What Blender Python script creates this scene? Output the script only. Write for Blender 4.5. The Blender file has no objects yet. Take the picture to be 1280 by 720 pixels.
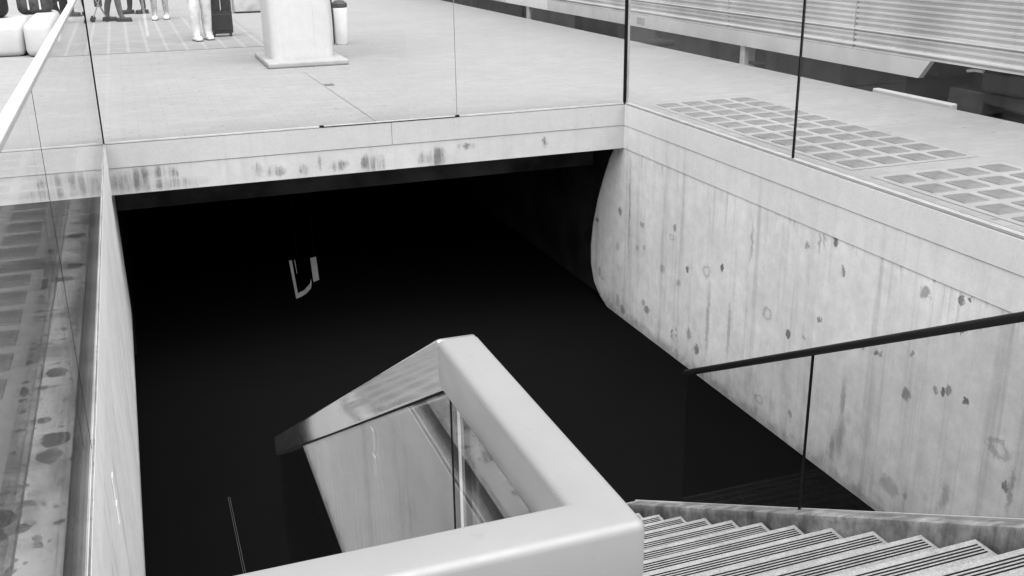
import bpy, bmesh, math, random
from mathutils import Vector, Matrix
random.seed(7)
scene = bpy.context.scene
col = scene.collection
R = math.radians

# ------------------------------------------------------------------ helpers
class MB:
    """collects shapes, then links them as ONE mesh object"""
    def __init__(self): self.bm = bmesh.new()
    def box(self, x0, x1, y0, y1, z0, z1, bevel=0.0, seg=2):
        bm = self.bm
        vs = [bm.verts.new((x, y, z)) for x in (x0, x1) for y in (y0, y1) for z in (z0, z1)]
        idx = [(0,1,3,2),(4,6,7,5),(0,4,5,1),(2,3,7,6),(0,2,6,4),(1,5,7,3)]
        fs = [bm.faces.new([vs[i] for i in f]) for f in idx]
        if bevel:
            es = list({e for f in fs for e in f.edges})
            bmesh.ops.bevel(bm, geom=es, offset=bevel, segments=seg, affect='EDGES', profile=.5, clamp_overlap=True)
        return self
    def rect(self, x0, x1, y0, y1, z):
        self.bm.faces.new([self.bm.verts.new(p) for p in ((x0,y0,z),(x1,y0,z),(x1,y1,z),(x0,y1,z))]); return self
    def prism(self, prof, axis, a, b, bevel=0.0, seg=2):
        """closed 2-D profile extruded along an axis; profile is (y,z) for 'x', (x,z) for 'y', (x,y) for 'z'"""
        def P(u, v, t): return {'x':(t,u,v),'y':(u,t,v),'z':(u,v,t)}[axis]
        bm = self.bm
        A = [bm.verts.new(P(u,v,a)) for u,v in prof]; B = [bm.verts.new(P(u,v,b)) for u,v in prof]
        n = len(prof); fs = []
        for i in range(n):
            j = (i+1) % n
            fs.append(bm.faces.new((A[i],A[j],B[j],B[i])))
        fs.append(bm.faces.new(A[::-1])); fs.append(bm.faces.new(B))
        bmesh.ops.recalc_face_normals(bm, faces=fs)
        if bevel:
            es = list({e for f in fs for e in f.edges})
            bmesh.ops.bevel(bm, geom=es, offset=bevel, segments=seg, affect='EDGES', profile=.5, clamp_overlap=True)
        return self
    def tube(self, pts, r, n=10):
        bm = self.bm; rings = []
        pts = [Vector(p) for p in pts]
        for i, p in enumerate(pts):
            d = (pts[min(i+1,len(pts)-1)] - pts[max(i-1,0)]).normalized()
            u = d.orthogonal().normalized() if abs(d.z) > .95 else d.cross(Vector((0,0,1))).normalized()
            v = d.cross(u)
            rr = r[i] if isinstance(r, (list,tuple)) else r
            rings.append([bm.verts.new(p + rr*(math.cos(2*math.pi*k/n)*u + math.sin(2*math.pi*k/n)*v)) for k in range(n)])
        for a, b in zip(rings, rings[1:]):
            for k in range(n): bm.faces.new((a[k],a[(k+1)%n],b[(k+1)%n],b[k]))
        bm.faces.new(rings[0][::-1]); bm.faces.new(rings[-1]); return self
    def lathe(self, c, prof, n=32):
        bm = self.bm; rings = []
        for r, z in prof:
            rings.append([bm.verts.new((c[0]+r*math.cos(2*math.pi*k/n), c[1]+r*math.sin(2*math.pi*k/n), c[2]+z)) for k in range(n)])
        for a, b in zip(rings, rings[1:]):
            for k in range(n): bm.faces.new((a[k],a[(k+1)%n],b[(k+1)%n],b[k]))
        bm.faces.new(rings[0][::-1]); bm.faces.new(rings[-1]); return self
    def build(self, name, mat, parent=None, smooth=False, org=None):
        bmesh.ops.recalc_face_normals(self.bm, faces=self.bm.faces)
        me = bpy.data.meshes.new(name)
        if org is not None: bmesh.ops.translate(self.bm, verts=self.bm.verts, vec=-Vector(org))
        self.bm.to_mesh(me); self.bm.free()
        for m in (mat if isinstance(mat, (list,tuple)) else [mat]): me.materials.append(m)
        if smooth:
            for p in me.polygons: p.use_smooth = True
            try: me.set_sharp_from_angle(angle=R(smooth if smooth is not True else 40))
            except Exception: pass
        o = bpy.data.objects.new(name, me); col.objects.link(o)
        if parent is not None:
            o.parent = parent
            base = Vector(parent.location) if parent.parent is None else Vector((0,0,0))
            o.location = (Vector(org) if org is not None else Vector((0,0,0))) - world_org(parent)
        elif org is not None: o.location = org
        return o

def world_org(p):
    v = Vector((0,0,0))
    while p is not None: v += p.location; p = p.parent
    return v
def tag(o, label=None, cat=None, group=None, kind=None):
    if label: o['label'] = label
    if cat: o['category'] = cat
    if group: o['group'] = group
    if kind: o['kind'] = kind
    return o
def thing(name, label, cat, loc=(0,0,0), group=None):
    o = bpy.data.objects.new(name, None); col.objects.link(o); o.location = loc; o.empty_display_size = .2
    return tag(o, label, cat, group)

# ------------------------------------------------------------------ materials (all neutral: the photograph is black and white)
class NT:
    def __init__(self, name):
        self.m = bpy.data.materials.new(name); self.m.use_nodes = True
        self.t = self.m.node_tree; self.N = self.t.nodes; self.L = self.t.links
        self.b = self.N['Principled BSDF']; self.out = self.N['Material Output']
        self.tc = None
    def n(self, kind, **kw):
        nd = self.N.new(kind)
        for k, v in kw.items(): setattr(nd, k, v)
        return nd
    def set(self, sock, v):
        if hasattr(v, 'is_output') or isinstance(v, bpy.types.NodeSocket): self.L.new(v, sock)
        else: sock.default_value = v
    def coord(self):
        if self.tc is None: self.tc = self.n('ShaderNodeTexCoord')
        return self.tc.outputs['Object']
    def mapping(self, scale=(1,1,1), loc=(0,0,0), vec=None):
        m = self.n('ShaderNodeMapping'); self.L.new(vec or self.coord(), m.inputs['Vector'])
        m.inputs['Scale'].default_value = scale; m.inputs['Location'].default_value = loc; return m.outputs[0]
    def noise(self, vec, scale=5, detail=4, rough=.55, dist=0.0):
        nd = self.n('ShaderNodeTexNoise'); self.L.new(vec, nd.inputs['Vector'])
        nd.inputs['Scale'].default_value = scale; nd.inputs['Detail'].default_value = detail
        nd.inputs['Roughness'].default_value = rough; nd.inputs['Distortion'].default_value = dist
        return nd.outputs['Fac'], nd.outputs['Color']
    def vor(self, vec, scale=5, feature='F1', rand=1.0):
        nd = self.n('ShaderNodeTexVoronoi', feature=feature); self.L.new(vec, nd.inputs['Vector'])
        nd.inputs['Scale'].default_value = scale; nd.inputs['Randomness'].default_value = rand
        return nd
    def rng(self, v, a, b, c=0., d=1., smooth=True):
        nd = self.n('ShaderNodeMapRange', interpolation_type='SMOOTHSTEP' if smooth else 'LINEAR'); self.set(nd.inputs[0], v)
        for i, x in zip((1,2,3,4), (a,b,c,d)): nd.inputs[i].default_value = x
        return nd.outputs[0]
    def math(self, op, a, b=0., c=None):
        nd = self.n('ShaderNodeMath', operation=op); self.set(nd.inputs[0], a); self.set(nd.inputs[1], b)
        if c is not None: self.set(nd.inputs[2], c)
        return nd.outputs[0]
    def vmath(self, op, a, b):
        nd = self.n('ShaderNodeVectorMath', operation=op); self.set(nd.inputs[0], a); self.set(nd.inputs[1], b)
        return nd.outputs['Value'] if op in ('LENGTH','DOT_PRODUCT') else nd.outputs[0]
    def sep(self, v):
        nd = self.n('ShaderNodeSeparateXYZ'); self.L.new(v, nd.inputs[0]); return nd.outputs
    def grey(self, v):
        nd = self.n('ShaderNodeCombineColor')
        for i in range(3): self.set(nd.inputs[i], v)
        return nd.outputs[0]
    def bump(self, h, strength=.3, dist=.01):
        nd = self.n('ShaderNodeBump'); self.L.new(h, nd.inputs['Height'])
        nd.inputs['Strength'].default_value = strength; nd.inputs['Distance'].default_value = dist
        self.L.new(nd.outputs[0], self.b.inputs['Normal'])
    def done(self, val, rough=.7, metal=0., spec=.3):
        if isinstance(val, (int,float)): self.b.inputs['Base Color'].default_value = (val,val,val,1)
        else: self.L.new(self.grey(val), self.b.inputs['Base Color'])
        self.set(self.b.inputs['Roughness'], rough); self.b.inputs['Metallic'].default_value = metal
        self.b.inputs['Specular IOR Level'].default_value = spec
        return self.m

def plain(name, v, rough=.6, metal=0., spec=.3, var=.12, scale=6):
    t = NT(name); f, _ = t.noise(t.mapping(), scale, 5)
    return t.done(t.math('MULTIPLY', t.rng(f, .3, .7, 1-var, 1+var), v), rough, metal, spec)

def concrete(name, base, streak=.25, mottle=.12, across='y', spots=(), rings=(), rough=.8, soft=.35, lo=None):
    """board-cast concrete: mottling, rain streaks that run down it, pits, and stains at given places (a, z, half width, half height)"""
    t = NT(name)
    big, _ = t.noise(t.mapping((.8,.8,.8)), 1.6, 5, .6)
    fine, _ = t.noise(t.mapping(), 60, 3, .6)
    mid, _ = t.noise(t.mapping(), 9, 6, .65)
    s1, _ = t.noise(t.mapping((7,7,.22)), 1.2, 6, .65)
    s2, _ = t.noise(t.mapping((22,22,.5)), 1.0, 4, .6)
    v = t.math('MULTIPLY', t.rng(big, .3, .7, 1-mottle, 1+mottle*.35), t.rng(mid, .3, .72, 1-mottle*.9, 1+mottle*.3))
    v = t.math('MULTIPLY', v, t.rng(s1, .5, .74, 1., 1-streak))
    v = t.math('MULTIPLY', v, t.rng(s2, .52, .78, 1., 1-streak*.55))
    v = t.math('MULTIPLY', v, t.rng(fine, .3, .7, .96, 1.03))
    pv = t.vor(t.mapping((1,1,.8)), 9)
    pit = t.rng(pv.outputs['Distance'], .03, .055, .72, 1.)
    gate = t.rng(t.noise(t.mapping(), 2.3, 2)[0], .5, .56)
    pit = t.math('ADD', t.math('MULTIPLY', pit, gate), t.math('SUBTRACT', 1., gate))
    v = t.math('MULTIPLY', v, pit)
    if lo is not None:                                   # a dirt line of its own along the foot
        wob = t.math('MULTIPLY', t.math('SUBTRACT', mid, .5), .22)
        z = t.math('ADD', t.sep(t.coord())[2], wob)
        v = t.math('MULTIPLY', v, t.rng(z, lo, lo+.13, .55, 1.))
    if across == 'y' and spots:                          # short drips that start under the band
        dn, _ = t.noise(t.mapping((6,6,.05)), 2.5, 5, .75); ln, _ = t.noise(t.mapping((1.7,1.7,.05)), 2.0, 3, .6)
        zz = t.math('ADD', t.sep(t.coord())[2], .43)     # 0 under the band, negative below
        reach = t.math('MULTIPLY', t.rng(ln, .45, .75, .04, .8, False), -1.)
        drip = t.math('MULTIPLY', t.rng(t.math('DIVIDE', zz, reach), 0., 1., 1., 0.), t.rng(dn, .52, .68, 0., .34))
        v = t.math('MULTIPLY', v, t.math('SUBTRACT', 1., drip))
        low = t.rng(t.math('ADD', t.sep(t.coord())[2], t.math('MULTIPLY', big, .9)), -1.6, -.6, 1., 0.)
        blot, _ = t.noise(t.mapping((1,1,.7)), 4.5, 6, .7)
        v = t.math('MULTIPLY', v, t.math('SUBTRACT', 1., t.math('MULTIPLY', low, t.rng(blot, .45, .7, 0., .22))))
    if spots or rings:
        _, nc = t.noise(t.mapping(), 26, 4, .65)
        wob = t.vmath('MULTIPLY', t.vmath('SUBTRACT', nc, (.5,.5,.5)), (.085,.085,.085))
        _, nc2 = t.noise(t.mapping(), 7, 2, .5)
        wob2 = t.vmath('MULTIPLY', t.vmath('SUBTRACT', nc2, (.5,.5,.5)), (.05,.05,.05))
        vec = t.vmath('ADD', t.vmath('ADD', t.coord(), wob), wob2)
        acc = None
        for k, (a, z, w, h) in enumerate(list(spots) + list(rings)):
            inv = (0, 1/w, 1/h) if across == 'y' else (1/w, 0, 1/h)
            c = (0, a, z) if across == 'y' else (a, 0, z)
            d = t.vmath('LENGTH', t.vmath('MULTIPLY', t.vmath('SUBTRACT', vec, c), inv), (0,0,0))
            if k >= len(spots):
                d = t.math('ADD', t.math('ABSOLUTE', t.math('SUBTRACT', d, .85)), .25)
                amt = t.rng(d, .25, .7, .36, 0.)
            else:
                long_ = max(w, h)/min(w, h) > 2.6 or across == 'x'
                amt = t.rng(d, .25 if long_ else random.uniform(.5,.8), 1.25 if long_ else random.uniform(1.05,1.3), (.62 if across == 'x' else .42) if long_ else random.uniform(.3,.8), 0.)
            acc = amt if acc is None else t.math('MAXIMUM', acc, amt)
        acc = t.math('MULTIPLY', acc, t.rng(mid, .3, .6, .75, 1.))
        if across == 'x':                                # run-off marks break the stains up into drips
            dr, _ = t.noise(t.mapping((9,9,.6)), 2.2, 5, .7)
            acc = t.math('MULTIPLY', acc, t.rng(dr, .38, .60, .25, 1.15))
        v = t.math('MULTIPLY', v, t.math('SUBTRACT', 1., acc))
    t.bump(t.math('ADD', mid, t.math('MULTIPLY', fine, .4)), .25, .006)
    return t.done(t.math('MULTIPLY', v, base), rough, 0, soft)

SPOTS = [(9.06,-1.08,.051,.047),(8.57,-1.1,.048,.037),(8.66,-1.35,.04,.03),(8.52,-1.31,.039,.034),(8.14,-1.41,.045,.041),(7.68,-1.27,.034,.035),(7.11,-1.09,.031,.037),(7.83,-1.46,.035,.036),(8.5,-1.87,.048,.043),(8.42,-1.92,.056,.047),(7.91,-1.95,.021,.022),(7.84,-1.91,.021,.021),(7.91,-2.0,.021,.022),(7.83,-1.97,.021,.022),(7.6,-1.86,.034,.059),(7.45,-1.96,.047,.051),(6.13,-1.31,.041,.037),(9.61,-1.32,.046,.032),(9.1,-1.47,.052,.048),(7.94,-.95,.028,.035),(5.56,-.64,.027,.039),(5.99,-.58,.025,.029),(4.77,-.54,.043,.041),(4.47,-.48,.03,.034),(4.4,-.45,.018,.015),(5.77,-1.07,.029,.024),(5.93,-1.28,.025,.018),(5.15,-1.09,.029,.025),(5.1,-1.08,.025,.025),(4.82,-.96,.02,.016),(4.43,-.67,.024,.025),(4.32,-.58,.029,.029),(5.28,-1.08,.03,.023),(4.71,-.44,.019,.016),(4.82,-1.25,.048,.054),(4.58,-1.11,.022,.034),(4.52,-1.09,.022,.024),(4.47,-1.07,.028,.033),(4.33,-1.08,.024,.026),(3.96,-1.45,.028,.03),(4.88,-1.95,.095,.074),(4.73,-1.94,.031,.023),(6.03,-1.94,.026,.025),(9.52,-1.87,.046,.06),(9.45,-1.92,.046,.024),(9.07,-2.04,.044,.076),(8.96,-2.11,.061,.049),
  (5.85,-.52,.02,.09),(5.8,-.48,.02,.06),(5.66,-.45,.03,.055),(7.29,-1.62,.03,.4),(6.95,-1.57,.034,.29),(8.85,-1.08,.025,.6),(5.43,-1.56,.03,.21),(5.42,-1.84,.066,.19),(3.92,-1.45,.022,.17),(4.39,-1.76,.034,.11),(5.49,-1.97,.041,.15),(6.69,-.73,.018,.2)]
RINGS = [(7.35,-1.2,.058,.048),(6.42,-1.25,.049,.051),(4.05,-1.25,.078,.054),(7.98,-1.06,.043,.028),(6.45,-2.0,.056,.037)]
FASCIA = [(-.12,-.33,.2,.1),(.2,-.38,.3,.06),(1.95,-.37,.12,.09),(2.52,-.37,.11,.1),(-.04,-.28,.1,.09),(.10,-.27,.09,.07),(.22,-.28,.05,.06),(.92,-.33,.05,.07),(1.07,-.35,.09,.05),(1.32,-.36,.05,.06),(1.46,-.31,.025,.07),(1.63,-.35,.09,.05),(1.87,-.34,.055,.08),(1.98,-.34,.05,.08),(2.42,-.36,.07,.07),(2.55,-.33,.07,.09),(2.82,-.28,.09,.03),(3.6,-.3,.03,.06)]

M = {}
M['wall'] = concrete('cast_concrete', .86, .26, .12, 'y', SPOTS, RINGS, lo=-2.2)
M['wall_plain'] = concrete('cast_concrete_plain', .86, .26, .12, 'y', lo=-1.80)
M['coping_left'] = concrete('pale_coping_left', .84, .1, .05)
M['coping_right'] = concrete('pale_coping_right', .76, .05, .05)
M['coping'] = concrete('pale_coping', .43, .05, .05)  # same coping: base darkened at the back to offset stronger light
M['band'] = concrete('pale_band', .80, .12, .07)
M['fascia'] = concrete('stained_fascia', .46, .1, .08, 'x', FASCIA)
M['dark_conc'] = plain('dark_concrete', .10, .9, var=.35, scale=2.2, spec=.1)  # dark grey base with random tone
M['glint_dash'] = plain('white_glint', .85, .5)  # white for painted glints on the left wall
M['border'] = None
M['soffit_dim'] = plain('dim_soffit_band', .05, .9, var=.6, scale=1.6, spec=0)  # dim grey for the band of weak light under the slab
M['passage'] = plain('passage_shade', .022, .9, var=.5, scale=1.8, spec=.05)  # dark tone imitating shade on the wall beyond its cut end
M['black_void'] = plain('matt_black_rod', .003, .9, spec=0)
M['soffit'] = plain('sooty_soffit', .6, .9, var=.35, scale=1.5, spec=.1)
M['passage_black'] = plain('passage_shade_black', .008, .7, spec=.05)  # near-black base imitates deep shade inside the passage
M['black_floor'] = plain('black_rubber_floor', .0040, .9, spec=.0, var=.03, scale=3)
M['black_rubber'] = plain('black_handrail_rubber', .008, .45, spec=.22)
M['black_seal'] = plain('black_sealant', .008, .7, spec=.08)
M['channel'] = plain('dull_channel', .12, .6, var=.4, scale=3)
M['gutter'] = plain('dark_gutter', .05, .6, var=.2)
M['steel_trim'] = plain('dull_steel_trim', .22, .45, spec=.5)
M['shoe_trim'] = plain('pale_shoe_trim', .42, .5, spec=.3)
M['light_trim'] = plain('bright_edge', .6, .4, spec=.5)
M['stringer'] = concrete('dirty_stringer', .30, .6, .6)
M['white_paint'] = plain('white_paint', .44, .5, var=.04)
M['plinth'] = concrete('pale_plinth', .33, .06, .08)
M['bin_white'] = plain('bin_white_plastic', .8, .5, var=.05)
M['white_column'] = concrete('white_column', .58, .06, .05)
M['grey_box'] = plain('grey_box_paint', .34, .6, var=.25, scale=3)
M['under'] = plain('underframe_grime', .03, .7, var=.4, scale=3)
M['under_lt'] = plain('underframe_box_paint', .055, .6, var=.4, scale=2)
M['tyre'] = plain('black_wheel', .02, .5)
M['ballast'] = plain('ballast', .45, .95, var=.5, scale=14)
M['suitcase'] = plain('black_suitcase_fabric', .022, .65, spec=.3, var=.3, scale=30)
M['bag_black'] = plain('black_bag', .012, .6, var=.3, scale=20)
M['bag_grey'] = plain('charcoal_bag', .05, .7, var=.35, scale=12)
M['skin'] = plain('skin', .38, .5)
M['hair'] = plain('dark_hair', .03, .6)
M['shirt'] = plain('pale_shirt', .5, .8)
M['shirt_dark'] = plain('dark_jacket', .05, .8)
M['trs_white'] = plain('white_trousers', .60, .85, var=.22, scale=5)
M['trs_grey'] = plain('grey_trousers', .3, .85, var=.3, scale=12)
M['trs_mid'] = plain('charcoal_trousers', .09, .85, var=.3, scale=12)
M['trs_dark'] = plain('black_trousers', .025, .85, var=.3, scale=12)
M['shoe_white'] = plain('white_shoe', .72, .5)
M['shoe_dark'] = plain('dark_shoe', .03, .5)
M['track_mark'] = plain('dull_track', .05, .6)
M['mark'] = plain('dull_grey_mark', .16, .7, var=.1)
M['window'] = plain('dark_train_glass', .02, .08, spec=.6)

def steel(name, v, rough, brush=(3,3,60)):
    t = NT(name)
    f, _ = t.noise(t.mapping(brush), 4, 4, .6); g, _ = t.noise(t.mapping(), 5, 4, .6)
    t.bump(f, .02, .002)
    val = t.math('MULTIPLY', t.rng(g, .3, .7, .93, 1.04), v)
    return t.done(val, t.rng(g, .3, .7, rough*.8, rough*1.25), 1.0, .5)
M['steel'] = steel('brushed_steel_rail', .80, .30)
def rail_paint():
    t = NT('satin_rail_metal')
    g, _ = t.noise(t.mapping(), 3, 4, .6); f, _ = t.noise(t.mapping((60,60,60)), 3, 2)
    return t.done(t.math('MULTIPLY', t.rng(g,.3,.7,.95,1.03), .66), t.rng(f,.3,.7,.09,.13), 1.0, .5)
M['train'] = plain('corrugated_steel_side', .58, .4, metal=.35, var=.16, scale=1.4, spec=.5)
M['train_sill'] = plain('painted_sill', .52, .5, var=.1, scale=2)
M['train_white'] = plain('white_stripe', .72, .45, var=.04)

def glass(name, tint=.95, f0=.04, gain=1.0):
    """clear sheet: Schlick reflection over straight-through transmission, same on both faces"""
    t = NT(name); t.N.remove(t.b)
    ge = t.n('ShaderNodeNewGeometry')
    c = t.math('ABSOLUTE', t.vmath('DOT_PRODUCT', ge.outputs['Normal'], ge.outputs['Incoming']))
    p = t.math('POWER', t.math('SUBTRACT', 1., c), 5.)
    f = t.math('MULTIPLY', t.math('MULTIPLY_ADD', p, 1-f0, f0), gain)
    tr = t.n('ShaderNodeBsdfTransparent'); tr.inputs[0].default_value = (tint,tint,tint,1)
    gl = t.n('ShaderNodeBsdfGlossy'); gl.inputs['Roughness'].default_value = .0
    gl.inputs['Color'].default_value = (1,1,1,1)
    mx = t.n('ShaderNodeMixShader'); t.L.new(f, mx.inputs[0]); t.L.new(tr.outputs[0], mx.inputs[1]); t.L.new(gl.outputs[0], mx.inputs[2])
    t.L.new(mx.outputs[0], t.out.inputs['Surface']); return t.m
M['glass'] = glass('clear_glass', .965, .02)
M['glass_tint'] = glass('smoked_glass', .88, .01, .15)

def pavement(name, base, bricks=True):
    t = NT(name)
    v = t.coord(); xyz = t.sep(v)
    big, _ = t.noise(t.mapping((.5,.5,.5)), 1.0, 5, .6); mid, _ = t.noise(t.mapping(), 7, 5, .65); fine, _ = t.noise(t.mapping(), 90, 2)
    br = t.n('ShaderNodeTexBrick'); t.L.new(t.mapping((1,1,1)), br.inputs['Vector'])
    br.inputs['Scale'].default_value = 1; br.inputs['Brick Width'].default_value = .24; br.inputs['Row Height'].default_value = .12
    br.inputs['Mortar Size'].default_value = .006; br.inputs['Mortar Smooth'].default_value = .3; br.offset = .5
    br.inputs['Color1'].default_value = (.94,.94,.94,1); br.inputs['Color2'].default_value = (1.03,1.03,1.03,1); br.inputs['Mortar'].default_value = (.86,.86,.86,1)
    val = t.math('MULTIPLY', t.rng(big,.3,.7,.96,1.02), t.rng(mid,.3,.7,.97,1.02))
    val = t.math('MULTIPLY', val, t.rng(fine,.3,.7,.98,1.02))
    if bricks: val = t.math('MULTIPLY', val, br.outputs['Color'])
    gm = t.vor(t.mapping((1,1,1)), 2.6); gm.voronoi_dimensions = '2D'; gr_ = t.sep(gm.outputs['Color'])
    gum = t.math('MULTIPLY', t.rng(gm.outputs['Distance'], .045, .06, .3, 0.), t.math('GREATER_THAN', gr_[0], .72))
    scuff, _ = t.noise(t.mapping((1.5,.6,1)), 3.0, 7, .75)
    val = t.math('MULTIPLY', t.math('MULTIPLY', val, t.rng(scuff, .55, .78, 1., .9)), t.math('SUBTRACT', 1., gum))
    # damp, spotted strip beside the left-hand balustrade
    _, nc = t.noise(t.mapping(), 9, 3, .6)
    wv = t.vmath('ADD', v, t.vmath('MULTIPLY', t.vmath('SUBTRACT', nc, (.5,.5,.5)), (.09,.09,.0)))
    vo = t.vor(t.mapping((1,.85,1), vec=wv), 7.5); vo.voronoi_dimensions = '2D'; rad = t.sep(vo.outputs['Color'])
    thr = t.math('MULTIPLY_ADD', rad[0], .48, -.05)
    spot = t.rng(t.math('SUBTRACT', thr, vo.outputs['Distance']), .0, .07)
    keep = t.math('GREATER_THAN', rad[1], .25)
    spot = t.math('MULTIPLY', spot, keep)
    vo2 = t.vor(t.mapping((1,.9,1), vec=wv), 19); vo2.voronoi_dimensions = '2D'; rad2 = t.sep(vo2.outputs['Color'])
    sp2 = t.rng(t.math('SUBTRACT', t.math('MULTIPLY_ADD', rad2[0], .5, -.12), vo2.outputs['Distance']), .0, .1)
    spot = t.math('MAXIMUM', spot, t.math('MULTIPLY', sp2, .85))
    side = t.math('MULTIPLY', t.rng(xyz[0], -.30, -.26, 1., 0.), t.rng(t.math('ADD', xyz[1], t.math('MULTIPLY', mid, 1.2)), 7.4, 8.8, 1., 0.))
    damp, _ = t.noise(t.mapping((1.2,.5,1)), 4, 5, .6)
    dirt = t.math('MULTIPLY', side, t.math('MAXIMUM', t.math('MULTIPLY', spot, .72), t.rng(damp, .44, .64, 0., .45)))
    val = t.math('MULTIPLY', val, t.math('SUBTRACT', 1., dirt))
    t.bump(t.math('ADD', mid, br.outputs['Fac']), .06, .004)
    return t.done(t.math('MULTIPLY', val, base), .85, 0, .25)
M['pavement'] = pavement('concrete_pavers', .255)
M['border'] = pavement('pale_border_slabs', .55, False)
def band_pavers():
    t = NT('ribbed_pavers'); xyz = t.sep(t.coord()); mid, _ = t.noise(t.mapping(), 3, 5, .65)
    fr = t.math('ABSOLUTE', t.math('SUBTRACT', t.math('FRACT', t.math('MULTIPLY', xyz[0], 1/.27)), .5))
    line = t.rng(fr, .40, .44, 0., 1.)
    val = t.math('MULTIPLY_ADD', line, .045, .225)
    return t.done(t.math('MULTIPLY', val, t.rng(mid,.3,.7,.88,1.05)), .8, 0, .25)
M['band_pavers'] = band_pavers()
def cell():
    t = NT('ribbed_glass_block'); f, _ = t.noise(t.mapping(), 5, 4, .6); g, _ = t.noise(t.mapping(), 60, 2)
    return t.done(t.math('MULTIPLY', t.math('MULTIPLY', t.rng(f,.3,.7,.85,1.12), t.rng(g,.3,.7,.9,1.1)), .155), .45, 0, .4)
M['cell'] = cell()
def granite():
    t = NT('speckled_granite_tread'); f, _ = t.noise(t.mapping(), 190, 2, .8); g, _ = t.noise(t.mapping(), 6, 4, .6)
    h, _ = t.noise(t.mapping(), 45, 3, .7)
    v = t.math('MULTIPLY', t.rng(f,.32,.68,.72,1.15), t.rng(g,.3,.7,.82,1.05)); v = t.math('MULTIPLY', v, t.rng(h,.3,.7,.85,1.08))
    t.bump(f, .2, .002)
    return t.done(t.math('MULTIPLY', v, .25), .8, 0, .3)
M['granite'] = granite()

# ------------------------------------------------------------------ dimensions
XL, XR, YB = -.285, 4.43, 9.0          # left wall, right wall, back edge of the opening
ZF = -2.2                              # black floor below
TW, TR = .275, 2.2/15                  # stair going and rise
Y0 = 1.48                              # top nosing
def zn(y): return -(y-Y0)*TR/TW        # line of the nosings

# ------------------------------------------------------------------ setting
p = MB()
hx0, hx1, hy0, hy1 = XL+.008, XR-.008, .62, YB-.008
p.rect(-260, hx0, -200, 320, 0); p.rect(hx1, 7.0, -200, 320, 0); p.rect(hx0, hx1, -200, hy0, 0); p.rect(hx0, hx1, hy1, 320, 0)
tag(p.build('pavement', M['pavement']), 'pale concrete paver platform around the stair opening', 'pavement', kind='structure')
p = MB().rect(-1.1, 2.0, 15.9, 22.2, .004)
tag(p.build('pavement_strip', M['band_pavers']), 'slightly darker strip of ribbed pavers under the walking people', 'pavement', kind='structure')
g = MB().rect(7.0, 420, -200, 420, -.92)
tag(g.build('ground', M['ballast']), 'pale ballast track bed beside the platform', 'ground', kind='structure')
p = MB().box(6.7, 6.998, -60, 120, -1.2, -.02)
tag(p.build('platform_edge', M['dark_conc']), 'dark vertical face of the platform edge below the train', 'platform edge', kind='structure')
p = MB().box(-6, 6.6, YB+.252, 30, -.428, -.03)
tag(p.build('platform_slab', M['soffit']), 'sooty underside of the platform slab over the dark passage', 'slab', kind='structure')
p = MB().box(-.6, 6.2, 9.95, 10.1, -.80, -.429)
tag(p.build('soffit_stand_in', M['soffit_dim']), 'added dark beam standing in for the dim soffit behind the edge beam', 'beam', kind='structure')  # added beam in place of faint light on the slab underside
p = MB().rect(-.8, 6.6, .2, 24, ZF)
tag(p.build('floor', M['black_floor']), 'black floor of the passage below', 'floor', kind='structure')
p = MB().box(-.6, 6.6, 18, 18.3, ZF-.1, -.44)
tag(p.build('passage_end_wall', M['passage_black']), 'black end wall deep inside the passage', 'wall', kind='structure')
# the upper landing slab between the rail and the first step
p = MB(); p.box(.27, 2.93, .622, Y0, -.16, -.002)
tag(p.build('landing', M['granite']), 'granite landing at the head of the stairs', 'landing', kind='structure')
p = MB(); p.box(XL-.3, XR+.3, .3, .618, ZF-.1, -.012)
tag(p.build('landing_wall', M['dark_conc']), 'dark wall under the upper landing', 'wall', kind='structure')
tag(MB().rect(-.478, XL-.064, .2, YB+.0, .003).build('pavement_border', M['border']), 'pale stained border slabs beside the left balustrade', 'pavement', kind='structure')
tag(MB().rect(-.486, -.478, .2, YB+.0, .0035).build('pavement_joint', M['dark_conc']), 'dark joint beside the pale border slabs on the left', 'pavement joint', kind='structure')
# fine joints in the paving beyond the opening
def strip(a, b, w, z=.004):
    a, b = Vector((*a, z)), Vector((*b, z)); d = (b-a).normalized(); s = Vector((-d.y, d.x, 0))*w/2
    m = MB(); m.bm.faces.new([m.bm.verts.new(q) for q in (a-s, b-s, b+s, a+s)]); return m
tag(strip((1.963,12.75), (2.008,YB+.06), .012).build('pavement_joint', M['steel_trim']), 'thin dark joint running from the column to the back balustrade', 'pavement joint', kind='structure')
m = MB(); m.box(1.99, 2.09, 11.48, 11.58, .003, .007)
tag(m.build('floor_drain', M['channel']), 'small grey drain cover on the joint in front of the column', 'drain')

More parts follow.
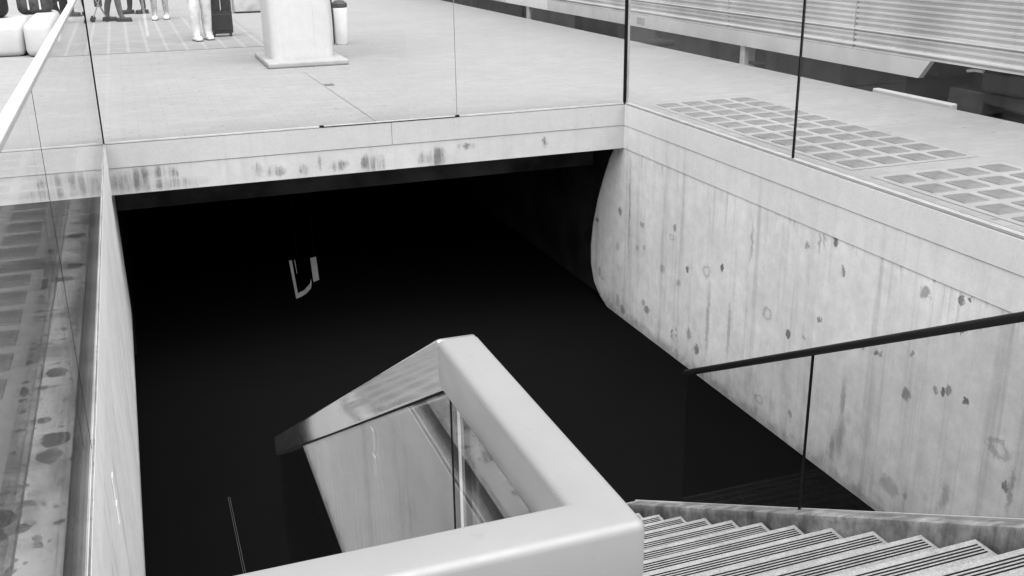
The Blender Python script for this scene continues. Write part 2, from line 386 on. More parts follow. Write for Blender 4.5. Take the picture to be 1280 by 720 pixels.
# ------------------------------------------------------------------ retaining walls of the opening
def side_wall(side, x, mat, label):
    s = 1 if side == 'r' else -1
    def bx(a, b): return (x+s*a, x+s*b) if s > 0 else (x+s*b, x+s*a)
    w = MB()
    if s > 0:      # wall cut short: rounded nose follows the curve of the under-slab shade
        r = .14
        crv = [(9.28,-.43),(9.43,-.60),(9.58,-.85),(9.71,-1.1),(9.82,-1.4),(9.87,-1.65),(9.86,-1.85),(9.78,-2.03),(9.62,-2.14),(9.40,ZF-.02)]
        rows = []
        for y, z in crv:
            row = [(x+.002, y-r, z)] + [(x+.002+r-r*math.cos(t*math.pi/20), y-r+r*math.sin(t*math.pi/20), z) for t in range(1, 11)]
            rows.append([w.bm.verts.new(q) for q in row])
        for a_, b_ in zip(rows, rows[1:]):
            for q in range(len(a_)-1): w.bm.faces.new((a_[q], a_[q+1], b_[q+1], b_[q]))
        near = [w.bm.verts.new((x+.002, .62, z)) for y, z in crv]
        for q in range(len(crv)-1): w.bm.faces.new((near[q], rows[q][0], rows[q+1][0], near[q+1]))
        bk = [[w.bm.verts.new((x+.45, yy, z)) for yy in (.62, y)] for y, z in crv]
        for q in range(len(crv)-1):
            w.bm.faces.new((bk[q][0], bk[q][1], bk[q+1][1], bk[q+1][0])); w.bm.faces.new((near[q], bk[q][0], bk[q+1][0], near[q+1]))
            w.bm.faces.new((rows[q][-1], bk[q][1], bk[q+1][1], rows[q+1][-1]))
    else: w.box(*bx(.002,.3), .62, 9.86, ZF+.40, -.43)
    o = w.build('retaining_wall', mat, smooth=30); tag(o, label, 'wall')
    c = MB(); c.box(*bx(-.008,.3), .62, YB-.008, -.205, -.004, .004, 1); c.build('coping', M['coping_right' if s > 0 else 'coping_left'], o)
    b = MB(); b.box(*bx(-.003,.3), .62, YB, -.428, -.2055); b.build('band', M['band'], o)
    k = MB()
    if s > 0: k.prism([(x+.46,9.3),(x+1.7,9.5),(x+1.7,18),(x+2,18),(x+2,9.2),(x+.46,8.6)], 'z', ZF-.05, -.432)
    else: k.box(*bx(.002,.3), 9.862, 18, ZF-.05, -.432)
    k.build('shade_fill', M['passage_black'], o)  # black surface in place of shade beyond the pale wall
    if s > 0: MB().box(x+.10, x+.44, 9.2, 17.9, ZF-.05, -.433).build('shade_lining', M['passage'], o)  # dark layer added so the wall seems to fade into shade
    if s < 0: MB().box(*bx(.03,.3), .62, 9.86, ZF-.05, ZF+.399).build('wall_foot_shade', M['passage_black'], o)
    if s < 0:
        for z0, z1 in ((-.54,-.44),(-.66,-.57)): MB().box(x-.0006, x+.0045, 4.03, 4.08, z0, z1).build('glint_dash', M['glint_dash'], o)  # added white dashes that give the bright glints mirrored in the glass
    # vertical day joint lines
    return o
side_wall('r', XR, M['wall'], 'stained pale concrete wall on the far side of the stairs under the glass balustrade')
side_wall('l', XL, M['wall_plain'], 'pale concrete wall seen edge-on as a narrow white strip at the left of the dark opening')
f = MB(); f.box(XL, XR, YB+.0, YB+.25, -.43, -.2075)
fo = f.build('edge_beam', M['fascia']); tag(fo, 'water-stained concrete edge beam across the back of the dark opening', 'beam')
for x0, x1 in ((XL-.006, 2.1195), (2.1225, XR+.006)):
    c = MB(); c.box(x0, x1, YB-.006, YB+.25, -.205, -.004, .003, 1); c.build('coping', M['coping'], fo)
s = MB(); s.box(2.119, 2.123, YB-.002, YB+.01, -.2, -.01); s.build('joint', M['dark_conc'], fo)
s = MB(); s.box(XL, XR, YB+.004, YB+.02, -.2088, -.2062); s.build('shadow_gap', M['grey_box'], fo)

# ------------------------------------------------------------------ glass balustrades round the opening
GT = 1.24
def pane(parent, x0, x1, y0, y1, z0, z1, mat='glass'):
    return MB().box(x0, x1, y0, y1, z0, z1).build('glass_pane', M[mat], parent)
# left
b = thing('glass_balustrade', 'left glass balustrade with a white top rail, seen nearly edge-on over stained paving', 'balustrade', (XL, 5, 0))
x0, x1 = XL-.012, XL
pane(b, x0, x1, 3.391, YB-.012, .012, GT-.021); pane(b, x0, x1, -2.5, 3.389, .012, GT-.021)
MB().box(x1-.0005, x1+.0006, 3.387, 3.392, .012, GT).build('joint_seal', M['black_seal'], b)
MB().box(x0-.050, x0-.002, .6, YB+.02, .002, .008).build('base_channel', M['gutter'], b)
MB().box(x0-.002, x1+.002, .6, YB-.02, .001, .008).build('base_shoe', M['grey_box'], b)
MB().box(x0-.012, x1+.012, -2.5, YB-.02, GT-.02, GT, .004).build('top_rail', M['white_paint'], b)
# back
b = thing('glass_balustrade', 'back glass balustrade above the stained edge beam, with a dark post at each end', 'balustrade', (2, YB, 0))
y0, y1 = YB+.0, YB+.012
for a, c in ((XL+.01, 1.4953), (1.4967, 2.737), (2.741, XR-.012)): pane(b, a, c, y0, y1, .010, GT)
for xx in (2.739,): MB().box(xx-.0012, xx+.0012, y0-.001, y1+.001, .01, GT).build('joint_seal', M['steel_trim'], b)
MB().box(XL+.01, XR-.01, y0-.004, y1+.008, .001, .012).build('base_shoe', M['shoe_trim'], b)
for xx in (1.50, 2.74): MB().box(xx-.02, xx+.02, y0-.006, y1+.004, .002, .016).build('clamp', M['black_seal'], b)
MB().box(1.5, 2.74, y0-.009, y0-.005, .001, .0055).build('base_seal', M['black_seal'], b)
MB().box(XL-.016, XL+.006, YB-.010, YB+.012, .002, GT+.02).build('post', M['black_seal'], b)
MB().box(XL-.026, XL-.018, YB-.006, YB+.010, .002, GT+.02).build('post', M['light_trim'], b)
MB().box(XR-.014, XR+.012, YB-.006, YB+.014, .002, GT+.02).build('post', M['black_seal'], b)
MB().box(XR+.014, XR+.036, YB-.004, YB+.012, .002, GT+.02).build('post', M['grey_box'], b)
# right
b = thing('glass_balustrade', 'right glass balustrade between the stained wall and the glass block paving', 'balustrade', (XR, 5, 0))
x0, x1 = XR, XR+.012
pane(b, x0, x1, 6.252, YB-.012, .012, GT); pane(b, x0, x1, 2.6, 6.236, .012, GT)
MB().box(x0-.001, x1+.001, 6.237, 6.251, .005, GT).build('joint_seal', M['black_seal'], b)
MB().box(x1+.004, x1+.024, 2.6, YB+.02, .002, .010).build('base_channel', M['channel'], b)
MB().box(x1+.024, x1+.048, 2.6, YB+.02, .002, .008).build('base_channel', M['shoe_trim'], b)
MB().box(x1+.049, x1+.060, 2.6, YB+.02, .002, .007).build('base_channel', M['channel'], b)
MB().box(x0-.004, x1+.003, 2.6, YB-.02, .001, .016).build('base_shoe', M['shoe_trim'], b)

# ------------------------------------------------------------------ glass block paving panels
def pavement_light(xs, ys, label):
    cx, cy = (xs[0]+xs[-1])/2, (ys[0]+ys[-1])/2
    t = thing('pavement_light', label, 'glass paving', (cx, cy, 0), 'glass block paving panels')
    e = .155
    fr = MB().rect(min(xs)-e, max(xs)+e, min(ys)-e, max(ys)+e, .003).build('frame', M['pave_frame'], t)
    proto = None
    for x in xs:
        for y in ys:
            if proto is None:
                proto = MB().box(-.098, .098, -.098, .098, .0, .008, .004, 1).build('glass_block', M['cell'])
                o = proto; o.parent = t
            else:
                o = proto.copy(); col.objects.link(o); o.parent = t
            o.location = (x-cx+random.uniform(-.003,.003), y-cy+random.uniform(-.003,.003), random.uniform(0,.0008)); o.rotation_euler.z = random.uniform(-.02,.02)
    return t
M['pave_frame'] = concrete('panel_frame_concrete', .27, .0, .1)
ysA = [8.715-.2755*i for i in range(11)]; ysB = [5.447-.2805*i for i in range(11)]
xsR = [4.766+.270*i for i in range(4)]; xsL = [-.705-.270*i for i in range(4)]
pavement_light(xsR, ysA, 'grid of grey glass blocks outside the right balustrade, the panel farther from the camera')
pavement_light(xsR, ysB, 'grid of grey glass blocks outside the right balustrade, at the right edge of the photo')
pavement_light(xsL, ysA, 'stained grid of dark glass blocks outside the left balustrade, the panel farther from the camera')
pavement_light(xsL, ysB, 'stained grid of dark glass blocks outside the left balustrade, the nearer panel')

# ------------------------------------------------------------------ stairs
st = thing('staircase', 'grey granite stairs with dark grip strips going down behind the metal rail', 'stairs', (1.6, Y0, 0))
prof = [(Y0, -.05)]
for k in range(15):
    y, z = Y0+TW*k, -TR*(k+1)
    prof += [(y, z-.03), (y+TW, z-.03)]
prof += [(Y0+TW*15, ZF), (Y0+TW*13.2, ZF), (Y0, -.45)]
MB().prism(prof, 'x', .31, 2.79).build('flight', M['dark_conc'], st)
for k in range(15):
    y0_, y1_, z = Y0+TW*(k), Y0+TW*(k+1), -TR*(k+1)
    if k == 14: z += .001
    tr = MB().box(.30, 2.798, y0_+.004, y1_+.012, z-.032, z, .003, 1).build('tread', M['granite'], st)
    m = MB()
    for q in range(4): 
        yy = y1_-.020-.0165*q
        m.box(.32, 2.775, yy-.0075, yy, z-.002, z+.0015)
    m.build('grip_strip', M['black_seal'], tr)
ks = .063
def zk(y): return zn(y)+ks
MB().prism([(1.2, zk(1.2)), (5.62, zk(5.62)), (5.62, ZF), (4.9, ZF), (1.2, zk(1.2)-.5)], 'x', 2.815, 2.93, .012, 2).build('stringer', M['stringer'], st, smooth=30)
MB().prism([(1.2, zn(1.2)-.02), (5.62, ZF-.01), (5.62, ZF-.02), (4.9, ZF-.02), (1.2, zn(1.2)-.5)], 'x', .27, .298).build('stringer', M['dark_conc'], st)

# ------------------------------------------------------------------ black handrail with smoked glass along the outer side of the stairs
hr = thing('stair_handrail', 'black handrail on smoked glass running down the stairs in front of the stained wall', 'handrail', (2.89, 3.8, -1))
def zh(y): return .322-.509*(y-2.612)
def slab(x0, x1, ya, yb, fa, fb): return MB().prism([(ya, fa(ya)), (yb, fa(yb)), (yb, fb(yb)), (ya, fb(ya))], 'x', x0, x1)
m = MB().prism([(1.3, zh(1.3)-.042), (4.96, zh(4.96)-.042), (4.96, zh(4.96)), (1.3, zh(1.3))], 'x', 2.858, 2.924, .012, 3)
m.build('rail', M['black_rubber'], hr, smooth=40)
for ya, yb in ((1.35, 3.783), (3.793, 4.94)):
    slab(2.885, 2.897, ya, yb, lambda y: zh(y)-.036, lambda y: zk(y)+.004).build('glass_pane', M['glass_tint'], hr)
slab(2.884, 2.898, 3.785, 3.790, lambda y: zh(y)-.036, lambda y: zk(y)+.004).build('joint_seal', M['black_seal'], hr)
slab(2.900, 2.908, 1.35, 5.6, lambda y: zk(y)+.010, lambda y: zk(y)-.002).build('base_shoe', M['light_trim'], hr)

# ------------------------------------------------------------------ the metal guard rail in the foreground
M['rail'] = rail_paint()
def satin():
    t = NT('satin_rail_top')
    g, _ = t.noise(t.mapping(), 4, 5, .6); f, _ = t.noise(t.mapping((90,90,90)), 3, 3); h, _ = t.noise(t.mapping((14,14,14)), 3, 6, .7)
    v = t.math('MULTIPLY', t.rng(g,.3,.7,.93,1.02), t.rng(h,.58,.75,1.,.90))
    t.bump(f, .03, .001)
    return t.done(t.math('MULTIPLY', v, .25), t.rng(h,.3,.7,.42,.58), .15, .4)
M['rail_top'] = satin()
def split_faces(o):
    for p_ in o.data.polygons:
        n_ = p_.normal
        if n_.z > .35 or n_.y < -.7: p_.material_index = 1
gr = thing('guard_rail', 'bright metal guard rail turning a corner then sloping down, glass below, in the foreground', 'guard rail', (.38, 1.0, 0))
ZT, ZU = 1.259, 1.206
m = MB()
m.prism([(XL+.012,.551),(.296,.551),(.296,.9287),(.2525,.9287),(.2525,.596),(XL+.012,.596)], 'z', ZU, ZT, .0068, 4)
M['rail_side'] = steel('satin_rail_side', .66, .32)
split_faces(m.build('corner_bar', [M['rail_side'], M['rail_top']], gr, smooth=30))
sl = .547; ye = 2.74; yk = .9297
MB().prism([(yk, ZT-.0006), (ye, ZT-.0006-sl*(ye-yk)), (ye, ZT-.0612-sl*(ye-yk)), (yk-.0142, ZU+.0004)], 'x', .2528, .2957, .004, 3).build('sloping_bar', M['rail'], gr, smooth=30)
gx0, gx1 = .257, .266
def zr(y): return ZU+.002-sl*(y-.9155)
MB().prism([(.61, .02), (.61, ZU+.005), (.8968, ZU+.005), (.8968, .02)], 'x', gx0, gx1).build('glass_pane', M['glass'], gr)
slab(gx0, gx1, .9012, 2.72, zr, lambda y: zn(y)-.08).build('glass_pane', M['glass'], gr)
slab(gx0-.001, gx1+.001, .9012, 2.72, lambda y: zr(y)+.001, lambda y: zr(y)-.0032).build('gasket', M['black_seal'], gr)
MB().box(gx0-.0006, gx0+.0056, .8972, .9006, .02, ZU).build('joint_seal', M['black_seal'], gr)
MB().box(gx0+.006, gx1, .8974, .9004, .02, ZU).build('edge_strip', M['light_trim'], gr)
MB().box(XL+.02, gx0-.01, .570, .579, .02, ZU+.004).build('glass_pane', M['glass'], gr)

# thin steel edge far down in the dark
r = MB(); r.box(.262, .265, 5.6, 6.8, ZF+.002, ZF+.008); r.box(.274, .277, 5.6, 6.8, ZF+.002, ZF+.008)
tag(r.build('floor_track', M['track_mark']), 'pair of thin grey metal strips on the black floor left of the sloping rail', 'floor strip')

# freestanding black sign with a pale U shaped mark
sg = thing('passage_sign', 'dull grey U shaped sign hanging in the dark passage', 'sign', (1.45, 10.1, ZF))
MB().box(1.33, 1.336, 10.10, 10.106, -1.5, -.43).build('hanger', M['black_void'], sg)
MB().box(1.50, 1.506, 10.10, 10.106, -1.52, -.43).build('hanger', M['black_void'], sg)
m = MB(); yy = 10.096; k = 10.096/11
def q(x, z): return (x*k, 1.65+(z-1.65)*k)
def poly(pts): m.prism([q(*p_) for p_ in pts], 'y', yy-.012, yy+.002)
poly([(1.362,-1.80),(1.393,-1.80),(1.428,-2.19),(1.405,-2.249)])
poly([(1.405,-2.249),(1.428,-2.19),(1.50,-2.165),(1.57,-2.095),(1.585,-2.04),(1.588,-2.10),(1.575,-2.15),(1.53,-2.195),(1.47,-2.23)])
poly([(1.595,-1.80),(1.66,-1.79),(1.675,-2.06),(1.61,-2.08)])
poly([(1.42,-1.80),(1.428,-1.80),(1.44,-1.96),(1.436,-1.96)])
m.build('letter_mark', M['mark'], sg)

# ------------------------------------------------------------------ column, bin, bench, box
c = thing('column', 'broad white column on a low plinth on the platform behind the back balustrade', 'column', (2.1, 13.7, 0))
MB().box(1.60, 2.61, 13.2, 14.6, 0, .07, .02).build('plinth', M['plinth'], c)
MB().box(1.70, 2.50, 13.55, 14.4, -.15, 4.6, .10, 4).build('shaft', M['white_column'], c, smooth=30)
b = thing('litter_bin', 'round white litter bin with dark lid just right of the white column', 'bin', (3.0, 15.65, 0))
MB().lathe((3.0,15.65,0), [(.085,0),(.10,.02),(.115,.52),(.105,.53)]).build('body', M['bin_white'], b, smooth=40)
MB().lathe((3.0,15.65,.53), [(.11,0),(.118,.015),(.115,.06),(.06,.10),(.01,.105)]).build('lid', M['bag_grey'], b, smooth=40)
MB().tube([(2.885,15.60,.02),(2.885,15.6,.4),(2.86,15.6,1.0)], .012).build('pole', M['under'], b)
x = thing('equipment_box', 'grey metal box with feet standing on the platform left of the white column', 'box', (2.45, 22.6, 0))
MB().box(2.15, 2.72, 22.5, 23.0, .03, .62, .015).build('body', M['grey_box'], x)
MB().box(2.13, 2.74, 22.48, 23.02, .62, .66, .008).build('lid', M['grey_box'], x)
for xx in (2.2, 2.62):
    MB().box(xx, xx+.05, 22.55, 22.95, 0, .03).build('foot', M['black_seal'], x)

def soft_block(x0, x1, y0, y1, z1, bev):
    return MB().box(x0, x1, y0, y1, 0, z1, bev, 5)
bn = soft_block(-2.2, -1.35, 16.2, 17.9, .45, .09).build('seat_block', M['white_paint'], smooth=60)
tag(bn, 'rounded white seat block at the top left corner carrying the black bag', 'seat block', 'white seat blocks')
bn = soft_block(-1.33, -.955, 16.0, 18.6, .47, .10).build('seat_block', M['white_paint'], smooth=60)
tag(bn, 'rounded white seat block nearest the left balustrade carrying the charcoal bag', 'seat block', 'white seat blocks')
def bag(name, x0, x1, y0, y1, z0, h, mat, label, handle=True):
    t = thing(name, label, 'bag', ((x0+x1)/2, (y0+y1)/2, z0))
    m = MB(); m.box(x0, x1, y0, y1, z0, z0+h, min(x1-x0, h, y1-y0)*.32, 5)
    m.build('body', mat, t, smooth=60)
    cx, cy = (x0+x1)/2, (y0+y1)/2
    MB().tube([(cx-.1,cy,z0+h-.02),(cx-.07,cy,z0+h+.09),(cx+.07,cy,z0+h+.09),(cx+.1,cy,z0+h-.02)], .012, 8).build('handle', M['bag_black'], t)
    for dx in (-.6, .6):
        MB().box(cx+dx*(x1-x0)/2*.55-.012, cx+dx*(x1-x0)/2*.55+.012, y0-.004, y0+.01, z0+.08, z0+h*.75).build('strap', M['shirt'], t)
bag('rucksack', -2.06, -1.60, 17.3, 17.7, .45, .46, M['bag_black'], 'black rucksack standing on the white seat block at the corner of the photo')
bag('duffel_bag', -1.52, -1.02, 17.9, 18.3, .44, .34, M['bag_grey'], 'charcoal duffel bag lying across the white seat blocks')
bag('travel_bag', -1.33, -.90, 20.2, 20.6, .0, .66, M['bag_black'], 'tall black travel bag on the floor behind the white seat blocks')
bag('holdall', -1.25, -.92, 18.95, 19.3, .0, .42, M['bag_black'], 'small black holdall in the gap beside the white seat block')

# rolling suitcase
sc = thing('suitcase', 'black upright rolling suitcase standing beside the person in white', 'suitcase', (1.475, 17.7, 0))
MB().box(1.315, 1.64, 17.62, 17.86, .05, .72, .035, 3).build('body', M['suitcase'], sc, smooth=50)
MB().box(1.345, 1.455, 17.605, 17.64, .42, .66, .012).build('pocket', M['bag_black'], sc); MB().box(1.49, 1.61, 17.605, 17.64, .42, .66, .012).build('pocket', M['bag_black'], sc)
MB().box(1.462, 1.474, 17.608, 17.62, .42, .70).build('zip', M['shirt'], sc)
MB().box(1.340, 1.615, 17.604, 17.64, .10, .36, .012).build('pocket', M['bag_black'], sc)
for xx in (1.34, 1.60):
    for yy in (17.66, 17.82):
        MB().tube([(xx-.014,yy,.028),(xx+.014,yy,.028)], .028, 12).build('wheel', M['tyre'], sc)
MB().tube([(1.40,17.83,.70),(1.40,17.83,1.02),(1.55,17.83,1.02),(1.55,17.83,.70)], .010, 8).build('handle', M['steel_trim'], sc)

# folding luggage trolley
tr = thing('luggage_trolley', 'folding wire luggage trolley beside the striding person near the dark corner post', 'trolley', (-.43, 21.9, 0))
m = MB()
for yy in (21.75, 22.1):
    m.tube([(-.56,yy,.05),(-.30,yy,.62)], .011, 6); m.tube([(-.30,yy,.05),(-.56,yy,.62)], .011, 6)
for (xx,zz) in ((-.56,.05),(-.30,.05),(-.56,.62),(-.30,.62)): m.tube([(xx,21.73,zz),(xx,22.12,zz)], .011, 6)
m.tube([(-.56,21.75,.62),(-.62,21.75,1.0),(-.62,22.1,1.0),(-.56,22.1,.62)], .011, 6)
m.build('frame', M['steel_trim'], tr)
for xx in (-.56, -.30):
    for yy in (21.72, 22.13): MB().tube([(xx,yy-.012,.05),(xx,yy+.012,.05)], .05, 14).build('wheel', M['tyre'], tr)
MB().box(-.50, -.36, 21.78, 22.07, .28, .5, .02).build('load', M['bag_grey'], tr)

# ------------------------------------------------------------------ people
def person(loc, head, h, stride, trs, top, shoe, label, wide=1.0):
    """one continuous body grown from a skeleton; head = heading angle, walking along it"""
    s = h/1.75
    V = []; E_ = []; Rr = []
    def v(pt, r, par=None):
        V.append(Vector(pt)*s); Rr.append(r*s)
        if par is not None: E_.append((par, len(V)-1))
        return len(V)-1
    pel = v((0,0,.95), .125); sp = v((0,0.01,1.12), .12, pel); ch = v((0,0.01,1.32), .135, sp); nk = v((0,.0,1.47), .055, ch)
    v((0,-.01,1.56), .062, nk); hd = len(V)-1; v((0,.012,1.65), .09, hd); v((0,0,1.72), .06, len(V)-1)
    feet = []
    for sx in (-1, 1):
        fy = stride*sx
        hip = v((.095*sx,0,.90), .09*wide, pel); kn = v((.10*sx, fy*.55+.03, .50), .066*wide, hip)
        mid = v((.102*sx, fy*.8, .30), .062*wide, kn); an = v((.105*sx, fy, .095), .05*wide, mid); feet.append((.105*sx, fy))
        v((.11*sx, fy+.09, .035), .032, an)
        sh = v((.175*sx,0,1.40), .058, ch); el = v((.225*sx,-.02-fy*.3,1.13), .042, sh); wr = v((.23*sx,.08-fy*.5,.90), .029, el)
        pm = v((.23*sx,.10-fy*.5,.83), .032, wr)
        for k, (ox, ln) in enumerate(((-.026,.065),(-.009,.075),(.009,.07),(.026,.055))):
            f1 = v((.23*sx+ox*.5, .11-fy*.5+ox, .79), .0095, pm); v((.23*sx+ox*.5, .105-fy*.5+ox, .79-ln), .008, f1)
        t1 = v((.205*sx, .135-fy*.5, .82), .010, pm); v((.20*sx, .15-fy*.5, .775), .009, t1)
    me = bpy.data.meshes.new('person'); me.from_pydata(V, E_, [])
    o = bpy.data.objects.new('person', me); col.objects.link(o)
    sk = o.modifiers.new('skin', 'SKIN'); sk.use_smooth_shade = True
    lay = me.skin_vertices[0].data if me.skin_vertices else None
    if lay is None:
        bm = bmesh.new(); bm.from_mesh(me); bm.verts.layers.skin.verify(); bm.to_mesh(me); bm.free(); lay = me.skin_vertices[0].data
    for i, r_ in enumerate(Rr): lay[i].radius = (r_, r_)
    lay[0].use_root = True
    sub = o.modifiers.new('sub', 'SUBSURF'); sub.levels = 2; sub.render_levels = 2
    dg = bpy.context.evaluated_depsgraph_get(); me2 = bpy.data.meshes.new_from_object(o.evaluated_get(dg))
    bpy.data.objects.remove(o)
    for mt in (M['skin'], top, trs): me2.materials.append(mt)
    for pl in me2.polygons:
        z = pl.center.z/s; x = abs(pl.center.x)/s
        pl.use_smooth = True
        pl.material_index = 2 if (z < .99 and x < .195) else (1 if 1.0 <= z < 1.475 or (x >= .195 and .93 < z < 1.475) else 0)
    o = bpy.data.objects.new('person', me2); col.objects.link(o); o.location = loc; o.rotation_euler.z = head
    tag(o, label, 'person', 'people walking on the platform')
    m = MB()
    for fx, fy in feet:
        f = MB(); f.box((fx-.048)*s, (fx+.048)*s, (fy-.085)*s, (fy+.185)*s, 0, .085*s, .03*s, 3)
        sh = f.build('shoe', shoe, None, smooth=60); sh.parent = o
        g_ = MB(); g_.box((fx-.051)*s, (fx+.051)*s, (fy-.088)*s, (fy+.19)*s, 0.002, .022*s, .006*s, 1)
        so = g_.build('sole', M['shoe_dark'], None); so.parent = sh
    hm = MB(); bmesh.ops.create_icosphere(hm.bm, subdivisions=3, radius=.105*s, matrix=Matrix.Translation((0,-.015*s,1.685*s)))
    hr_ = hm.build('hair', M['hair'], None, smooth=True); hr_.parent = o
    nm = MB(); bmesh.ops.create_icosphere(nm.bm, subdivisions=2, radius=.016*s, matrix=Matrix.Translation((0,.105*s,1.635*s)))
    n_ = nm.build('nose', M['skin'], None, smooth=True); n_.parent = o
    for sx in (-1,1):
        em = MB(); bmesh.ops.create_icosphere(em.bm, subdivisions=2, radius=.011*s, matrix=Matrix.Translation((.033*sx*s,.092*s,1.66*s)))
        e_ = em.build('eye', M['hair'], None, smooth=True); e_.parent = o
    return o
person((1.12,17.25,0), math.pi+.2, 1.72, .05, M['trs_white'], M['shirt'], M['shoe_white'], 'person in loose white trousers and white sneakers standing next to the black suitcase', 1.35)
person((.68,21.75,0), math.pi-.1, 1.74, .06, M['trs_grey'], M['shirt_dark'], M['shoe_white'], 'person in grey trousers and white shoes standing behind the person in white')
person((.28,23.6,0), math.pi/2+.5, 1.76, .10, M['trs_dark'], M['shirt_dark'], M['shoe_dark'], 'person in black trousers seen between the grey and the charcoal trousers')
person((-.17,21.75,0), -math.pi/2-.3, 1.75, .17, M['trs_mid'], M['shirt_dark'], M['shoe_dark'], 'person in charcoal trousers striding just right of the dark corner post')
person((-.90,22.0,0), math.pi+.4, 1.65, .08, M['trs_white'], M['shirt'], M['shoe_white'], 'person in pale trousers seen through the left balustrade beside the luggage trolley', 1.25)

# ------------------------------------------------------------------ train
tn = thing('train', 'ribbed metal train carriage standing at the platform edge', 'train', (8.7, 15, -.9))
TX = 7.30
def side_profile(x0, s):
    pts = []; z = .335
    pts.append((x0+s*.02, z))
    k = 0
    while z < 1.16:
        d = 0 if k % 2 == 0 else .02
        pts += [(x0+s*d, z+.004), (x0+s*d, z+.022)]; z += .0275; k += 1
    return pts, z
prf, zt = side_profile(TX, 1)
prf2, _ = side_profile(TX+2.9, -1)
outline = prf + [(TX, 1.2), (TX+.0, 2.6), (TX+.25, 3.1), (TX+1.45, 3.35), (TX+2.65, 3.1), (TX+2.9, 2.6), (TX+2.9, 1.2)] + prf2[::-1]
MB().prism(outline, 'y', -14, 44).build('body', M['train'], tn)
MB().prism([(8.16,.335),(44,.335),(44,.158),(8.30,.158)], 'x', TX-.012, TX+.05).build('sill_panel', M['train_sill'], tn)
MB().prism([(-14,.335),(5.2,.335),(5.0,.158),(-14,.158)], 'x', TX-.012, TX+.05).build('sill_panel', M['train_sill'], tn)
MB().box(TX-.010, TX+.004, -14, 44, .385, .402).build('stripe', M['train_white'], tn)
MB().box(TX-.010, TX+.004, -14, 44, .545, .556).build('stripe', M['train_white'], tn)
MB().box(TX-.006, TX+.004, -14, 44, 1.17, 1.20).build('stripe', M['train_white'], tn)
for i in range(10):
    MB().box(TX-.008, TX+.01, -10+5*i, -7.2+5*i, 1.5, 2.4, .01).build('window', M['window'], tn)
for yy in (-7.5,-5,-2.5,0,2.6,5.1,9.35,11.9,14.8,17.3,19.9,22.4,25.0,30.0):
    MB().box(TX-.002, TX+.021, yy, yy+.014, .336, 1.16).build('panel_seam', M['grey_box'], tn)
MB().box(TX-.018, TX, 14.2, 14.45, .20, .30).build('vent', M['grey_box'], tn)
MB().box(TX-.018, TX, 18.1, 20.3, .16, .33).build('step_panel', M['train_white'], tn)
MB().box(TX+.15, TX+2.75, 8.2, 44, .17, .33).build('underframe', M['under'], tn)
for i, (a, b_, z0, mt) in enumerate(((8.55,9.6,-.55,'under'),(9.63,11.15,-.5,'under_lt'),(11.75,12.35,-.5,'under_lt'),(12.4,13.9,-.55,'under'),(14.0,15.4,-.5,'under_lt'),(15.5,16.9,-.6,'under'),(17.0,19.1,-.5,'under_lt'),(19.3,22.5,-.55,'under'),(22.7,26,-.5,'under_lt'),(26.2,34,-.55,'under'))):
    MB().box(TX+.06+.05*(i%3), TX+1.2, a, b_, z0, .165, .012).build('underfloor_box', M[mt], tn)
MB().tube([(TX+.12,11.1,-.02),(TX+.12,11.4,-.06),(TX+.12,11.8,-.03)], .022, 8).build('pipe', M['under'], tn)
MB().box(TX+.03, TX+.14, 19.14, 19.28, -.3, .16, .01).build('bracket', M['light_trim'], tn)
MB().box(TX+.03, TX+.2, 11.52, 11.62, -.4, .165, .01).build('bracket', M['light_trim'], tn)
bg = MB(); bg.prism([(4.6,.10),(8.05,.10),(8.1,-.35),(7.75,-.55),(7.6,.0),(6.9,-.05),(6.6,-.25),(6.0,-.25),(5.7,-.05),(5.0,.0),(4.8,-.5),(4.5,-.4)], 'x', TX+.16, TX+.34, .02, 2)
bg = bg.build('bogie', M['under_lt'], tn)
MB().box(TX+.5, TX+2.5, 4.4, 8.1, -.5, .2).build('bolster', M['under'], bg)
for yy in (5.15, 7.3):
    w = MB(); w.tube([(TX+.36,yy,-.48),(TX+.40,yy,-.48),(TX+.41,yy,-.48),(TX+.52,yy,-.48)], [.43,.43,.38,.37], 36); w.build('wheel', M['tyre'], bg, smooth=40)
MB().box(TX+.10, TX+.22, 7.05, 7.6, .12, .3, .02).build('damper', M['tyre'], bg)
MB().tube([(TX+.1,7.78,.285),(TX+.1,7.7,.30),(TX+.1,7.58,.30)], .016, 8).build('hose', M['light_trim'], bg)
m = MB()
for xx in (TX+.40, TX+1.84): m.box(xx, xx+.07, -60, 120, -.92, -.84)
tag(m.build('rail_track', M['steel_trim']), 'pair of steel rails under the train', 'track')
kb = MB().box(7.01, 7.09, 7.52, 8.62, -.5, .035, .012).build('white_kerb_block', M['white_paint'])
tag(kb, 'short white block on the platform edge below the train sill', 'kerb block')

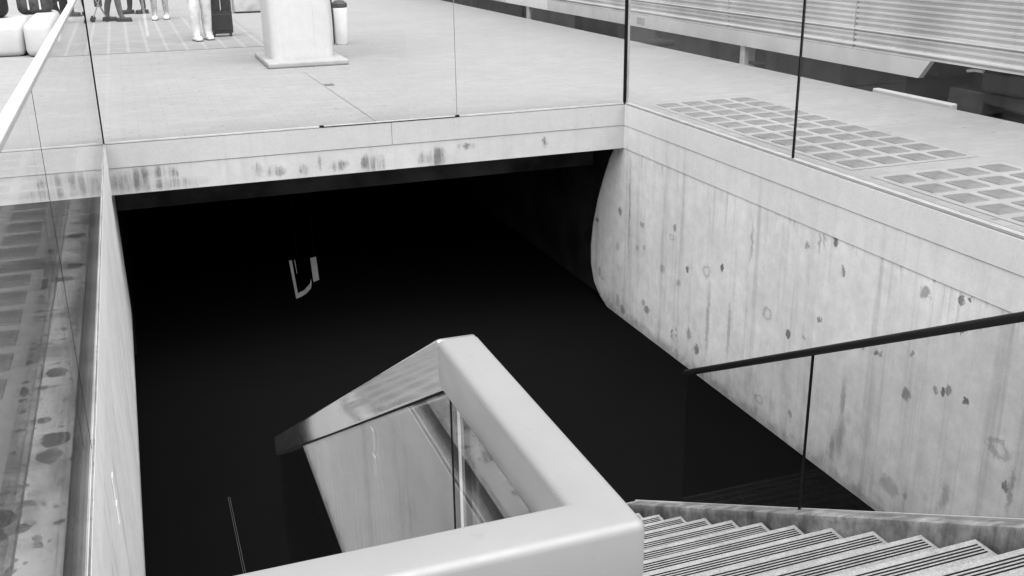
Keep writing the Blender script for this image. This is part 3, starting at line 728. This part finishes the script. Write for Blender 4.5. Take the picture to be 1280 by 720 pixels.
# ------------------------------------------------------------------ light, sky, camera
w = bpy.data.worlds.new('World'); scene.world = w; w.use_nodes = True
wn = w.node_tree; bgk = wn.nodes['Background']
sky = wn.nodes.new('ShaderNodeTexSky'); sky.sky_type = 'NISHITA'; sky.sun_disc = False
SUN_EL, SUN_AZ = 67, 180      # azimuth clockwise from +Y
sky.sun_elevation = R(SUN_EL); sky.sun_rotation = R(SUN_AZ); sky.dust_density = 3; sky.air_density = 1.5
hs = wn.nodes.new('ShaderNodeHueSaturation'); hs.inputs['Saturation'].default_value = 0
wn.links.new(sky.outputs[0], hs.inputs['Color']); wn.links.new(hs.outputs[0], bgk.inputs['Color']); bgk.inputs['Strength'].default_value = .05
sl_ = bpy.data.lights.new('sun', 'SUN'); sl_.energy = 2.0; sl_.angle = R(80); sl_.color = (1, 1, 1)
so = bpy.data.objects.new('sun', sl_); col.objects.link(so)
d = Vector((math.sin(R(SUN_AZ))*math.cos(R(SUN_EL)), math.cos(R(SUN_AZ))*math.cos(R(SUN_EL)), math.sin(R(SUN_EL))))
so.rotation_euler = d.to_track_quat('Z', 'Y').to_euler()

cam = bpy.data.cameras.new('camera'); cam.sensor_fit = 'HORIZONTAL'; cam.sensor_width = 36; cam.lens = 36*1290/1280; cam.clip_start = .02; cam.clip_end = 2000
co = bpy.data.objects.new('camera', cam); col.objects.link(co)
RX = (0.93889339, 0.12733303, -0.31978979); RY = (-0.34389579, 0.30744284, -0.88725114); RZ = (-0.0146593, 0.94300859, 0.33244534)
mw = Matrix((RX, RY, RZ)).to_4x4(); mw.translation = (0, 0, 1.65)
co.matrix_world = mw
scene.camera = co

vs = scene.view_settings
vs.view_transform = 'Standard'; vs.look = 'None'; vs.gamma = 1; vs.use_curve_mapping = False; vs.exposure = 1.77
scene.cycles.use_denoising = True
try: scene.cycles.denoiser = 'OPENIMAGEDENOISE'
except Exception: pass
scene.cycles.transparent_max_bounces = 24; scene.cycles.max_bounces = 10; scene.cycles.diffuse_bounces = 5; scene.cycles.glossy_bounces = 6
scene.cycles.sample_clamp_indirect = 8
